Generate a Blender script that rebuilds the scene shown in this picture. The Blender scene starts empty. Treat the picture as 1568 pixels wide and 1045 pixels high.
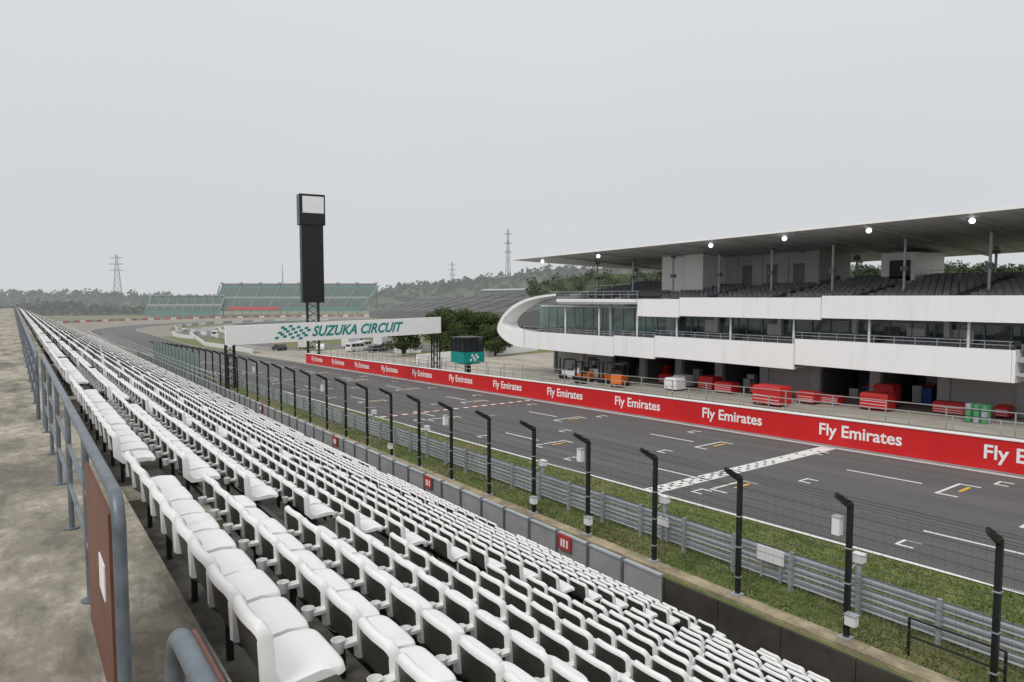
import bpy, math, random
import numpy as np
from mathutils import Vector
random.seed(7); rng=np.random.default_rng(7)
ZC=8.6
def sm(a,b,x):
    t=min(1,max(0,(x-a)/(b-a))); return t*t*(3-2*t)
def G(x,y):
    t=min(200,max(-60,y))
    tr=-8.48-.0235*t; nr=-8.66-.0075*t
    w=max(sm(17.5,22,x),sm(60,160,y))
    return nr*(1-w)+tr*w
# ---------------- materials
MATS={}
def mat(name,col,rough=.7,var=.12,scale=3.0,bump=0,stretch=(1,1,1),metal=0,emit=0,col2=None,detail=6,spec=.4,blot=None):
    if name in MATS: return MATS[name]
    m=bpy.data.materials.new(name); m.use_nodes=True; nt=m.node_tree; N=nt.nodes; L=nt.links
    b=N['Principled BSDF']; b.inputs['Roughness'].default_value=rough; b.inputs['Metallic'].default_value=metal
    b.inputs['Specular IOR Level'].default_value=spec
    tc=N.new('ShaderNodeTexCoord'); mp=N.new('ShaderNodeMapping'); mp.inputs['Scale'].default_value=stretch
    L.new(tc.outputs['Object'],mp.inputs['Vector'])
    n=N.new('ShaderNodeTexNoise'); n.inputs['Scale'].default_value=scale; n.inputs['Detail'].default_value=detail; n.inputs['Roughness'].default_value=.65
    L.new(mp.outputs[0],n.inputs['Vector'])
    cr=N.new('ShaderNodeValToRGB'); cr.color_ramp.elements[0].position=.32; cr.color_ramp.elements[1].position=.68
    c1=tuple(c*(1-var) for c in col); c2=col2 if col2 else tuple(min(1,c*(1+var)) for c in col)
    cr.color_ramp.elements[0].color=(*c1,1); cr.color_ramp.elements[1].color=(*c2,1)
    L.new(n.outputs['Fac'],cr.inputs['Fac']); out=cr.outputs['Color']
    for bl in (blot if isinstance(blot,list) else [blot] if blot else []):
        bs,bcol,bpos,bst=bl
        mp2=N.new('ShaderNodeMapping'); mp2.inputs['Scale'].default_value=bst; mp2.inputs['Location'].default_value=(bs*7,bs*3,0); L.new(tc.outputs['Object'],mp2.inputs['Vector'])
        n2=N.new('ShaderNodeTexNoise'); n2.inputs['Scale'].default_value=bs; n2.inputs['Detail'].default_value=8; n2.inputs['Roughness'].default_value=.7
        L.new(mp2.outputs[0],n2.inputs['Vector'])
        c3=N.new('ShaderNodeValToRGB'); c3.color_ramp.elements[0].position=bpos; c3.color_ramp.elements[1].position=bpos+.14
        c3.color_ramp.elements[0].color=(1,1,1,1); c3.color_ramp.elements[1].color=(0,0,0,1)
        L.new(n2.outputs['Fac'],c3.inputs['Fac'])
        mx=N.new('ShaderNodeMix'); mx.data_type='RGBA'; L.new(c3.outputs['Color'],mx.inputs[0]); L.new(out,mx.inputs[6]); mx.inputs[7].default_value=(*bcol,1)
        out=mx.outputs[2]
    L.new(out,b.inputs['Base Color'])
    if bump:
        bp=N.new('ShaderNodeBump'); bp.inputs['Strength'].default_value=bump; bp.inputs['Distance'].default_value=.02
        L.new(n.outputs['Fac'],bp.inputs['Height']); L.new(bp.outputs[0],b.inputs['Normal'])
    if emit:
        b.inputs['Emission Color'].default_value=(*col,1); b.inputs['Emission Strength'].default_value=emit
    MATS[name]=m; return m
M=mat
M('seat_white',(.80,.80,.79),.33,.03,1.2,blot=(3,(.68,.67,.65),.30,(1,1,1)))
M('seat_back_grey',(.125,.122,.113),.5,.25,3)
M('concrete_walk',(.42,.385,.31),.9,.22,9,.6,blot=[(1.1,(.17,.155,.125),.40,(1,.45,1)),(4.5,(.25,.225,.175),.38,(1,1,1)),(.9,(.12,.108,.088),.33,(2,.5,1))])
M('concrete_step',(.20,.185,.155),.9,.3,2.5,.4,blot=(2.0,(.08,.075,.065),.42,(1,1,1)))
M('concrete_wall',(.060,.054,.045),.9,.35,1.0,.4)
M('ledge_concrete',(.38,.32,.21),.9,.2,2,.3,blot=(1.5,(.22,.185,.13),.42,(1,.5,1)))
M('asphalt',(.122,.117,.115),.78,.12,60,.15,blot=[(.55,(.100,.097,.095),.44,(1,.03,1)),(.35,(.092,.089,.088),.36,(2.2,.012,1))])
M('asphalt_far',(.15,.148,.14),.85,.12,.3)
M('runoff',(.25,.225,.18),.9,.15,.1)
M('pit_concrete',(.42,.38,.32),.88,.12,.5,.1,blot=(.3,(.30,.27,.23),.40,(1,.25,1)))
M('pit_road',(.33,.30,.26),.88,.12,.5,.1,blot=(.3,(.22,.205,.18),.42,(1,.12,1)))
M('grass',(.09,.145,.035),.95,.3,1.2,.6,col2=(.18,.22,.07),blot=[(.35,(.20,.165,.085),.40,(1,.5,1)),(1.6,(.17,.16,.075),.36,(1,.6,1))])
M('grass_blades',(.09,.17,.03),.9,.4,.8,col2=(.22,.26,.08))
M('paint_white',(.74,.74,.72),.6,.1,8,blot=(12,(.45,.45,.44),.34,(1,1,1)))
M('paint_yellow',(.75,.42,.04),.6,.1,8)
M('paint_black',(.03,.03,.03),.6,.1,8)
M('paint_red',(.42,.05,.04),.6,.1,8)
M('fascia_white',(.91,.91,.91),.35,.02,.4,blot=(.5,(.83,.83,.82),.34,(.1,1.5,.15)))
M('wall_red',(.62,.018,.02),.45,.07,.6)
M('sign_white',(.88,.88,.88),.5,.03,2)
M('galv',(.42,.45,.48),.45,.12,2,metal=.3)
M('rail_grey',(.15,.175,.20),.4,.3,6,metal=.3)
M('pit_rail',(.36,.38,.37),.5,.1,2,metal=.2)
M('black_metal',(.014,.018,.016),.45,.3,3)
M('wire',(.06,.06,.06),.5,.1,2)
M('board_brown',(.17,.07,.05),.5,.15,4)
M('roof_under',(.46,.465,.47),.6,.08,.3)
M('bld_grey',(.44,.45,.46),.6,.08,.5)
M('bld_mid',(.19,.19,.195),.7,.2,.5)
M('bld_dark',(.06,.062,.065),.7,.2,.5)
M('shutter',(.40,.41,.41),.5,.08,(1.0),stretch=(.1,.1,8))
M('glass',(.11,.145,.145),.05,.6,.5,spec=1.0)
M('glass_green',(.20,.30,.28),.05,.25,.25,spec=1.0)
M('seat_dark',(.13,.132,.14),.5,.3,1.5)
M('tier_conc',(.30,.30,.30),.9,.15,1)
M('screen_black',(.012,.012,.014),.35,.2,1)
M('screen_white',(.8,.8,.82),.4,.03,1)
M('teal',(.0,.27,.235),.45,.08,1)
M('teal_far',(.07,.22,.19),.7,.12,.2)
M('stand_seats',(.12,.16,.145),.85,.2,.25,stretch=(1,1,6))
M('far_steel',(.36,.38,.39),.7,.1,.2)
M('bank_grey',(.20,.205,.20),.85,.15,.15,stretch=(1,1,8))
M('bank_dark',(.13,.135,.13),.85,.15,.15,stretch=(1,1,8))
M('red_plastic',(.55,.03,.03),.4,.1,3)
M('orange',(.7,.16,.02),.45,.1,3)
M('rubber',(.02,.02,.02),.8,.2,5)
M('green_tub',(.08,.30,.14),.5,.1,3)
M('bark',(.07,.055,.04),.95,.3,6,.4)
M('leaf',(.035,.06,.018),.9,.4,.9,col2=(.10,.14,.04))
M('forest',(.045,.065,.03),.95,.3,.06,col2=(.10,.13,.055))
M('forest_far',(.045,.07,.035),.95,.2,.02,col2=(.09,.12,.06))
M('van_white',(.7,.7,.7),.3,.04,1)
M('car_dark',(.04,.045,.05),.3,.1,1)
M('car_glass',(.03,.035,.04),.1,.1,1)
M('skirt',(.30,.31,.31),.7,.15,1)
M('screen_green',(.17,.22,.20),.8,.15,2)
M('lamp',(.95,.97,1),.3,0,1,emit=2.2)
M('blue_plastic',(.04,.12,.45),.4,.1,2)
M('pylon_steel',(.24,.25,.26),.6,.05,1)
# ---------------- mesh builder
class MB:
    def __init__(s,xf=None): s.v=[];s.f=[];s.m=[];s.names=[];s.xf=xf
    def mi(s,n):
        if n not in s.names: s.names.append(n)
        return s.names.index(n)
    def add(s,vs,fs,mt):
        o=len(s.v)
        if s.xf: vs=[s.xf(*p) for p in vs]
        s.v+=[(p[0],p[1],p[2]) for p in vs]; k=s.mi(mt)
        for f in fs: s.f.append([i+o for i in f]); s.m.append(k)
    def box(s,x0,x1,y0,y1,z0,z1,mt,g=False,gx=None):
        if g: h=[G(x0 if gx is None else gx,y0),G(x0 if gx is None else gx,y1)]
        else: h=[0,0]
        vs=[(x0,y0,z0+h[0]),(x1,y0,z0+h[0]),(x1,y1,z0+h[1]),(x0,y1,z0+h[1]),(x0,y0,z1+h[0]),(x1,y0,z1+h[0]),(x1,y1,z1+h[1]),(x0,y1,z1+h[1])]
        s.add(vs,[(0,3,2,1),(4,5,6,7),(0,1,5,4),(1,2,6,5),(2,3,7,6),(3,0,4,7)],mt)
    def hexa(s,b,t,mt):
        s.add(list(b)+list(t),[(0,3,2,1),(4,5,6,7),(0,1,5,4),(1,2,6,5),(2,3,7,6),(3,0,4,7)],mt)
    def cyl(s,p0,p1,r,mt,n=6,r1=None):
        p0=Vector(p0);p1=Vector(p1); r1=r if r1 is None else r1
        d=(p1-p0).normalized(); a=d.cross(Vector((0,0,1)))
        if a.length<.01: a=Vector((1,0,0))
        a.normalize(); b=d.cross(a); vs=[]
        for i in range(n):
            t=2*math.pi*i/n; c=a*math.cos(t)+b*math.sin(t)
            vs.append(tuple(p0+c*r)); vs.append(tuple(p1+c*r1))
        fs=[(2*i,2*((i+1)%n),2*((i+1)%n)+1,2*i+1) for i in range(n)]
        fs.append([2*i for i in range(n)][::-1]); fs.append([2*i+1 for i in range(n)])
        s.add(vs,fs,mt)
    def path(s,pts,r,mt,n=8):
        vs=[];k=len(pts)
        for i,p in enumerate(pts):
            a=Vector(pts[max(0,i-1)]);b=Vector(pts[min(k-1,i+1)]); d=(b-a).normalized(); u=Vector((1,0,0)); w=d.cross(u).normalized()
            for j in range(n):
                t=2*math.pi*j/n; vs.append(tuple(Vector(p)+u*math.cos(t)*r+w*math.sin(t)*r))
        fs=[(i*n+j,i*n+(j+1)%n,(i+1)*n+(j+1)%n,(i+1)*n+j) for i in range(k-1) for j in range(n)]
        fs.append(list(range(n))); fs.append(list(range((k-1)*n,k*n))[::-1])
        s.add(vs,fs,mt)
    def extr(s,prof,y0,y1,mt,axis='y'):
        n=len(prof); vs=[(p[0],y0,p[1]) for p in prof]+[(p[0],y1,p[1]) for p in prof]
        if axis=='x': vs=[(y0,p[0],p[1]) for p in prof]+[(y1,p[0],p[1]) for p in prof]
        fs=[(i,(i+1)%n,(i+1)%n+n,i+n) for i in range(n)]+[list(range(n))[::-1],list(range(n,2*n))]
        s.add(vs,fs,mt)
    def strip(s,pts,w0,w1,z,mt,off=0):
        vs=[]
        for i,p in enumerate(pts):
            a=pts[max(0,i-1)];b=pts[min(len(pts)-1,i+1)]
            dx,dy=b[0]-a[0],b[1]-a[1];l=math.hypot(dx,dy);nx,ny=dy/l,-dx/l
            for w in (w0,w1):
                x,y=p[0]+nx*w,p[1]+ny*w; vs.append((x,y,G(x,y)+z))
        s.add(vs,[(2*i,2*i+1,2*i+3,2*i+2) for i in range(len(pts)-1)],mt)
    def wallstrip(s,pts,z0,z1,th,mts,step=1):
        for i in range(len(pts)-1):
            a,b=pts[i],pts[i+1]; dx,dy=b[0]-a[0],b[1]-a[1];l=math.hypot(dx,dy);nx,ny=dy/l*th,-dx/l*th
            ga,gb=G(*a),G(*b)
            B=[(a[0],a[1],ga+z0),(a[0]+nx,a[1]+ny,ga+z0),(b[0]+nx,b[1]+ny,gb+z0),(b[0],b[1],gb+z0)]
            T=[(p[0],p[1],p[2]-z0+z1) for p in B]
            s.hexa(B,T,mts[i%len(mts)])
    def build(s,name,parent=None,smooth=False):
        me=bpy.data.meshes.new(name); me.from_pydata([(a,b,c+ZC) for a,b,c in s.v],[],s.f)
        for n in s.names: me.materials.append(MATS[n])
        me.polygons.foreach_set('material_index',s.m)
        if smooth:
            me.polygons.foreach_set('use_smooth',[True]*len(s.f))
            try: me.set_sharp_from_angle(angle=math.radians(45))
            except Exception: pass
        me.update(); ob=bpy.data.objects.new(name,me); bpy.context.collection.objects.link(ob)
        if parent: ob.parent=parent
        return ob
def empty(name):
    e=bpy.data.objects.new(name,None); bpy.context.collection.objects.link(e); return e
def quads_np(name,V,Q,mi,mats,parent=None,smooth=False):
    me=bpy.data.meshes.new(name); V=V.copy(); V[:,2]+=ZC
    me.vertices.add(len(V)); me.vertices.foreach_set('co',V.astype(np.float32).ravel())
    k=Q.shape[1]
    me.loops.add(Q.size); me.loops.foreach_set('vertex_index',Q.astype(np.int32).ravel())
    me.polygons.add(len(Q)); me.polygons.foreach_set('loop_start',(np.arange(len(Q))*k).astype(np.int32))
    me.polygons.foreach_set('loop_total',np.full(len(Q),k,dtype=np.int32))
    for n in mats: me.materials.append(MATS[n])
    me.polygons.foreach_set('material_index',mi.astype(np.int32))
    me.polygons.foreach_set('use_smooth',np.full(len(Q),smooth))
    me.update(calc_edges=True); me.validate()
    ob=bpy.data.objects.new(name,me); bpy.context.collection.objects.link(ob)
    if parent: ob.parent=parent
    return ob
def frame(ox,oy,oz,ang):
    c,s_=math.cos(ang),math.sin(ang)
    return lambda x,y,z:(ox+x*c-y*s_,oy+x*s_+y*c,oz+z)
_tc={}
def text_into(mb,body,org,dx,up,w,h,mt,shear=0,off=0.01):
    key=(body,shear,off)
    if key not in _tc:
        cu=bpy.data.curves.new('t','FONT'); cu.body=body; cu.shear=shear; cu.offset=off; cu.resolution_u=3
        o=bpy.data.objects.new('t',cu); bpy.context.collection.objects.link(o)
        dg=bpy.context.evaluated_depsgraph_get(); me=bpy.data.meshes.new_from_object(o.evaluated_get(dg))
        vs=np.array([v.co[:2] for v in me.vertices]); fs=[list(p.vertices) for p in me.polygons]
        bpy.data.objects.remove(o); bpy.data.meshes.remove(me)
        vs=(vs-vs.min(0))/(vs.max(0)-vs.min(0)); _tc[key]=(vs,fs)
    vs,fs=_tc[key]; o=Vector(org);dx=Vector(dx);up=Vector(up)
    mb.add([tuple(o+dx*float(a*w)+up*float(b*h)) for a,b in vs],fs,mt)

# ---------------- ground sheet
xs=[-3000,-1200,-400,-100,-30,0,13.6,16.2,16.201,16.9,17.5,18,18.5,19,19.5,20,20.5,21,21.5,22,23,30,42,60,80,120,200,400,800,1600,3500]
ys=[-400,-60]+list(range(-50,60,10))+list(range(60,161,4))+[180,200,260,400,800,1600,3000,5000]
vs=[]
for y in ys:
    for i,x in enumerate(xs):
        g=G(x,y)
        if i in (5,6,7) and y<=152: g=-11.4
        vs.append((x,y,g))
fs=[];nx=len(xs)
for j in range(len(ys)-1):
    for i in range(nx-1):
        fs.append((j*nx+i,j*nx+i+1,(j+1)*nx+i+1,(j+1)*nx+i))
g=MB(); g.add(vs,fs,'grass')
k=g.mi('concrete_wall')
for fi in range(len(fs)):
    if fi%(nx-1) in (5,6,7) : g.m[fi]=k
g.build('ground')

# track
ctr=[(31.3,y) for y in (-60,0,100,200,250,300)]
for i in range(1,25):
    a=math.radians(i*5); R=95; ctr.append((31.3+R-R*math.cos(a),300+R*math.sin(a)))
t=MB(); t.strip(ctr,-7.8,7.9,.02,'asphalt'); t.build('race_track_road')
t=MB()
t.strip(ctr,-7.95,-7.75,.035,'paint_white'); t.strip(ctr,7.85,7.98,.035,'paint_white')
Z=.034
def line(x0,x1,y0,y1,mt='paint_white',z=Z): t.box(x0,x1,y0,y1,.02,z,mt,g=True,gx=30)
line(23.5,39.2,20.85,21.75)
for i in range(40):
    x=23.7+i*.38
    if x>33.5 and i%4: continue
    for j in range(3):
        if (i+j)%2==0: line(x,x+.15+.09*random.random(),20.98+j*.24,21.13+j*.24,'paint_black',.040)
for i in range(32):
    x=23.6+i*.49; line(x,x+.49,50,50.4,'paint_red' if i%2 else 'paint_white')
for k_ in range(-1,9):
    for cx,y0 in ((34.4,13+13.4*k_),(27.2,19.7+13.4*k_)):
        line(cx-1.3,cx+1.3,y0,y0+.13); line(cx-1.3,cx-1.19,y0-.8,y0); line(cx+1.19,cx+1.3,y0-.8,y0)
        line(cx-.2,cx+.9,y0-.55,y0-.4,'paint_yellow')
        line(cx-.06,cx+.06,y0+1.2,y0+4.8)
    for cx,y0 in ((30.8,9+9*k_),(37.2,12+9*k_),(25.3,11+9*k_)):
        line(cx-.4,cx+.4,y0,y0+.1); line(cx-.4,cx-.3,y0-.5,y0); line(cx+.3,cx+.4,y0-.5,y0)
line(39.0,39.12,-40,112)
t.build('track_markings')
# pit lane and aprons
p=MB()
def sheet(mb,x0,x1,y0,y1,z,mt):
    yy=[y0]+[v for v in (0,40,100,160,200) if y0<v<y1]+[y1]
    for a,b in zip(yy[:-1],yy[1:]): mb.add([(x0,a,G(x0,a)+z),(x1,a,G(x1,a)+z),(x1,b,G(x1,b)+z),(x0,b,G(x0,b)+z)],[(0,1,2,3)],mt)
sheet(p,39.8,62,-60,150,.016,'pit_concrete')
sheet(p,62,95,62,104,.012,'pit_concrete')
sheet(p,62,90,128,175,.012,'asphalt_far')
p.build('pit_lane_pavement')
p=MB(); sheet(p,43.5,51,-60,200,.028,'pit_road'); p.build('pit_lane_road')
p=MB(); 
for x in (43.5,51): sheet(p,x,x+.12,-60,190,.04,'paint_white')
p.build('pit_lane_marking')
r=MB(); r.strip(ctr[3:],-60,-7.8,.012,'runoff'); r.strip(ctr[4:],7.9,20,.012,'runoff')
r.build('gravel_runoff')
r=MB()
for R0,cx,cy,a0,a1,w in ((60,110,250,90,200,9),(40,105,215,80,190,7),(120,190,260,110,200,9)):
    pts=[(cx+R0*math.cos(math.radians(a)),cy+R0*math.sin(math.radians(a))) for a in range(a0,a1,5)]
    r.strip(pts,-w/2,w/2,.03+.006*len(r.f)/20,'asphalt_far')
r.strip([(50,150),(52,190),(60,240)],-5,5,.022,'asphalt_far')
r.build('service_road')
def offs(pts,w):
    o=[]
    for i,p_ in enumerate(pts):
        a=pts[max(0,i-1)];c=pts[min(len(pts)-1,i+1)];dx,dy=c[0]-a[0],c[1]-a[1];l=math.hypot(dx,dy);o.append((p_[0]+dy/l*w,p_[1]-dx/l*w))
    return o
def dens(pts,st):
    o=[]
    for a,c in zip(pts[:-1],pts[1:]):
        n=max(1,int(math.dist(a,c)/st))
        for i in range(n): o.append((a[0]+(c[0]-a[0])*i/n,a[1]+(c[1]-a[1])*i/n))
    return o+[pts[-1]]
b=MB()
b.wallstrip(dens(offs(ctr[3:],-62),3),0,1.1,.6,['paint_red','paint_white','paint_red','skirt'])
b.build('tyre_barrier')
b=MB()
pp_=dens(offs(ctr[3:],-66),6)
for i,(x,y) in enumerate(pp_[:-1]):
    g0=G(x,y); b.cyl((x,y,g0),(x,y,g0+3.2),.09,'far_steel',4)
    for h in (1.2,2.2,3.2): b.cyl((x,y,g0+h),(pp_[i+1][0],pp_[i+1][1],g0+h),.04,'far_steel',4)
b.build('debris_fence')
for w in (22,44):
    b=MB(); b.wallstrip(dens(offs(ctr[3:-6],w),8),0,1.2,.4,['paint_white' if w==22 else 'skirt','skirt']); b.build('concrete_barrier')
b=MB()
for R0,cx,cy,a0,a1 in ((66,110,250,90,200),(34,105,215,80,190),(46,105,215,80,190),(127,190,260,110,200)):
    pts=[(cx+R0*math.cos(math.radians(a)),cy+R0*math.sin(math.radians(a))) for a in range(a0,a1,5)]
    b.wallstrip(pts,0,1.1,.3,['paint_white'])
b.wallstrip(dens([(41,150),(42,200),(50,260),(70,300)],8),0,1.0,.3,['paint_white'])
b.build('infield_barrier')

# ---------------- grandstand (near)
stand=empty('grandstand')
NR=16; X0,Z0=.93,-1.64; DX,DZ=.788,-.394; YEND=150; PIT=.55; WF=-1.95
s=MB()
s.box(-6,X0-.10,-6,YEND,-2.7,WF,'concrete_walk')
s.build('walkway',stand)
s=MB()
for k_ in range(NR):
    x=X0+DX*k_; z=Z0+DZ*k_
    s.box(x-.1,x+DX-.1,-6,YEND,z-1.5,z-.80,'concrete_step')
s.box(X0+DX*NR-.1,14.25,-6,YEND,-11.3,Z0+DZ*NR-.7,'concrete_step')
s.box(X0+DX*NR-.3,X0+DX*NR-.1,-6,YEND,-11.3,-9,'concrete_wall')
gaps=[(8.45,9.15)]
while gaps[-1][1]<YEND: gaps.append((gaps[-1][0]+9.2,gaps[-1][1]+9.2))
gaps.insert(0,(1.9,2.9))
for a,c in gaps:
    for k_ in range(NR):
        x=X0+DX*k_; z=Z0+DZ*k_
        s.box(x-.098,x+.3,a,c,z-.798,z-.60,'concrete_walk')
s.build('terrace_steps',stand)
A=[(.47,-.375),(.462,-.345),(.44,-.333),(.32,-.335),(.16,-.352),(.105,-.325),(.075,-.24),(.05,-.10),(.034,-.02),(.014,0)]
B=[(-.010,-.001),(-.030,-.014),(-.036,-.040),(-.016,-.058),(.03,-.30),(.10,-.395),(.30,-.39),(.40,-.385),(.44,-.385),(.462,-.38)]
P=A+B; NA=len(A)
HW=.255
cols=[-HW,-.247,-.232,-.205,-.17,-.06,.06,.17,.205,.232,.247,HW]
def seat_mesh(P,cols,nA):
    V=[];n=len(P)
    for ci,y in enumerate(cols):
        t=abs(y)/HW
        c=max(0,abs(y)-.175)/.08; cd=.075*(1-math.sqrt(max(0,1-c*c)))
        for i,(x,z) in enumerate(P):
            xx,zz,yy=x,z,y
            f=max(0,min(1,(z+.30)/.30))
            back=z>-.33 and i>=5 and i<=NA+4
            if back: xx+=.045*t**4*f; zz-=cd*f**.5; yy*=1-.05*f
            if hiflag:
                if i in(3,4): zz-=.018*(1-t*t)
                if i in (0,1,2,NA+9,NA+8): xx-=.35*cd; zz-=.012*t**4
                if ci in (0,1,len(cols)-1,len(cols)-2):
                    if i==NA+3: xx-=.020
                    if i==NA+4: xx-=.03
            V.append((xx,yy,zz))
    Q=[];m=[]
    for c in range(len(cols)-1):
        for i in range(n):
            j=(i+1)%n
            Q.append((c*n+i,c*n+j,(c+1)*n+j,(c+1)*n+i))
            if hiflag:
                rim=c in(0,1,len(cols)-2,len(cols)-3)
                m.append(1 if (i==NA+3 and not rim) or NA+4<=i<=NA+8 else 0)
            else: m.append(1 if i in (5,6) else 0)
    for c in (0,len(cols)-1):
        for i in range(nA-1):
            q=(c*n+i,c*n+i+1,c*n+n-2-i,c*n+n-1-i); Q.append(q if c else q[::-1]); m.append(0)
    return np.array(V),np.array(Q),np.array(m)
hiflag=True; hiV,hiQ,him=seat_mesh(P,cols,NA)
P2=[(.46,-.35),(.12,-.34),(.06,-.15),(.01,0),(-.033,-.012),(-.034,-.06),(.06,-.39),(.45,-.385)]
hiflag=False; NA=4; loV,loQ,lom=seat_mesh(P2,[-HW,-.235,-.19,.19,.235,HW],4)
def ingap(y):
    return any(a-.22<y<c+.22 for a,c in gaps)
pos=[]
for k_ in range(NR):
    y=3.68 if k_==0 else 3.2+.05*(k_%3)
    while y<YEND-.5:
        if not ingap(y): pos.append((X0+DX*k_,y,Z0+DZ*k_))
        y+=PIT
pos=np.array(pos)
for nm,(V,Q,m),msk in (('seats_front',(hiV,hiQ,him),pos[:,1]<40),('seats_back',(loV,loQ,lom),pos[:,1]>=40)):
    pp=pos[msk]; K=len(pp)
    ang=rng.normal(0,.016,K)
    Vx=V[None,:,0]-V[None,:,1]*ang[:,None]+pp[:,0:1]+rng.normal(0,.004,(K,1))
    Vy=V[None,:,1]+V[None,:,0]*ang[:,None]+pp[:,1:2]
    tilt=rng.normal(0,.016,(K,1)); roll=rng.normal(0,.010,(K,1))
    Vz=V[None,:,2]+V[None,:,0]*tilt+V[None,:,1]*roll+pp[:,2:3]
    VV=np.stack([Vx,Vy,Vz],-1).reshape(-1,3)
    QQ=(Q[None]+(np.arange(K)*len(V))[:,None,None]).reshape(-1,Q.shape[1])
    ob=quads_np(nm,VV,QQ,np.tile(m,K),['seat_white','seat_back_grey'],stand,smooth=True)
    try: ob.data.set_sharp_from_angle(angle=math.radians(50))
    except Exception: pass
s=MB()
for k_ in range(NR):
    x=X0+DX*k_; z=Z0+DZ*k_
    s.box(x+.14,x+.20,3.4 if k_==0 else 3.0,YEND,z-.50,z-.44,'black_metal')
    y=3.6
    while y<40:
        if not ingap(y): s.box(x+.15,x+.19,y,y+.05,z-.80,z-.50,'black_metal'); s.box(x+.10,x+.36,y-.01,y+.06,z-.44,z-.40,'black_metal')
        y+=PIT*2
s.build('seat_beams',stand)
s=MB()
for k_ in range(1,7):
    x=X0+DX*k_-.115; z=Z0+DZ*k_-.15
    y=3.2+.05*(k_%3)+PIT/2
    while y<26:
        if not ingap(y-.28) and not ingap(y+.28):
            n=16; r0,r1=.036,.046
            vs=[]
            for (rr,zz) in ((r0,-.085),(r1,0),(r1-.005,0),(r0-.004,-.075)):
                for i in range(n):
                    a=2*math.pi*i/n; vs.append((x+rr*math.cos(a),y+rr*math.sin(a),z+zz))
            fs=[(L*n+i,L*n+(i+1)%n,(L+1)*n+(i+1)%n,(L+1)*n+i) for L in range(3) for i in range(n)]
            fs.append(list(range(n))[::-1]); fs.append(list(range(3*n,4*n)))
            s.add(vs,fs,'seat_white'); s.box(x+.03,x+.15,y-.04,y+.04,z-.055,z-.03,'seat_white')
        y+=PIT
s.build('cup_holders',stand,smooth=True)
# front parapet
s=MB()
y=12.5
while y<110:
    s.box(14.28,14.33,y,y+1.42,-8.7,-7.78,'skirt'); s.box(14.22,14.38,y+1.43,y+1.51,-8.8,-7.66,'rail_grey'); y+=1.5
s.box(14.24,14.38,12.5,110,-7.76,-7.70,'galv')
s.build('parapet_wall',stand)
s=MB()
for yy in range(110,150,2): s.cyl((14.3,yy,-8.6),(14.3,yy,-7.3),.03,'galv')
for yy in range(60,150,2): s.cyl((13.6,yy,-7.9),(13.6,yy,-6.5),.03,'galv')
for z in(-6.5,-6.9,-7.3): s.cyl((13.6,60,z),(13.6,150,z),.025,'galv')
s.build('end_railing',stand)
s=MB()
for i in range(13):
    y=72+i*2; s.box(14.6,14.65,y,y+1.9,-8.0,-5.6,'screen_green'); s.box(14.55,14.7,y+1.9,y+2,-8.3,-5.5,'rail_grey')
s.build('windbreak_screen')
for y in (16.5,25.5,36,50):
    s=MB(); s.box(14.17,14.20,y-.3,y+.3,-8.2,-7.7,'paint_red')
    for q in (-.15,.0,.12): s.box(14.15,14.17,y+q-.03,y+q+.03,-8.1,-7.85,'sign_white')
    s.build('warning_sign')
# walkway handrails
def handrail(name,x,y0,y1,curve0=True,curve1=False,post=1.7,zt=-.87,zf=WF,r=.028):
    e=MB(); pts=[]
    if curve0:
        pts=[(x,y0,zf),(x,y0,zt-.16)]
        for i in range(1,9):
            a=math.radians(90*i/8); pts.append((x,y0+.13-.13*math.cos(a),zt-.16+.16*math.sin(a)))
    else: pts=[(x,y0,zt)]
    if curve1:
        pts+=[(x,y1-.13,zt)]
        for i in range(1,9):
            a=math.radians(90*i/8); pts.append((x,y1-.13+.13*math.sin(a),zt-.16+.16*math.cos(a)))
        pts+=[(x,y1,zf)]
    else: pts+=[(x,y1,zt)]
    e.path(pts,r,'rail_grey',16)
    for z in (zt-.36,zt-.70): e.cyl((x,y0,z),(x,y1,z),r*.6,'rail_grey',10)
    y=y0+post
    while y<y1-.2:
        e.cyl((x,y,zf),(x,y,zt),r*.75,'rail_grey',10); e.cyl((x,y,zf),(x,y,zf+.015),.055,'rail_grey',12); y+=post
    return e
e=handrail('h',.34,3.35,12.2,True,True); e.build('handrail',smooth=True)
for a,c in ((13.2,28),(29,48),(49,78),(79,112),(113,150)):
    handrail('h',.28,a,c,True,True,2.0).build('handrail',smooth=True)
e=handrail('h',.34,.9,2.10,False,True,zt=-.93); e.build('handrail',smooth=True)
e=MB(); e.box(.305,.322,3.42,4.6,-1.88,-.95,'board_brown'); e.box(.298,.304,3.62,3.85,-1.42,-1.25,'sign_white'); e.build('notice_board')
e=MB(); e.box(.375,.388,.9,2.05,-1.8,-.94,'board_brown'); e.box(.389,.394,.9,2.05,-1.08,-.94,'paint_black')
text_into(e,'PROHIBITED AREA',(.397,2.02,-1.04),(0,-1,0),(0,0,1),.62,.06,'sign_white')
e.build('notice_board')

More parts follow.
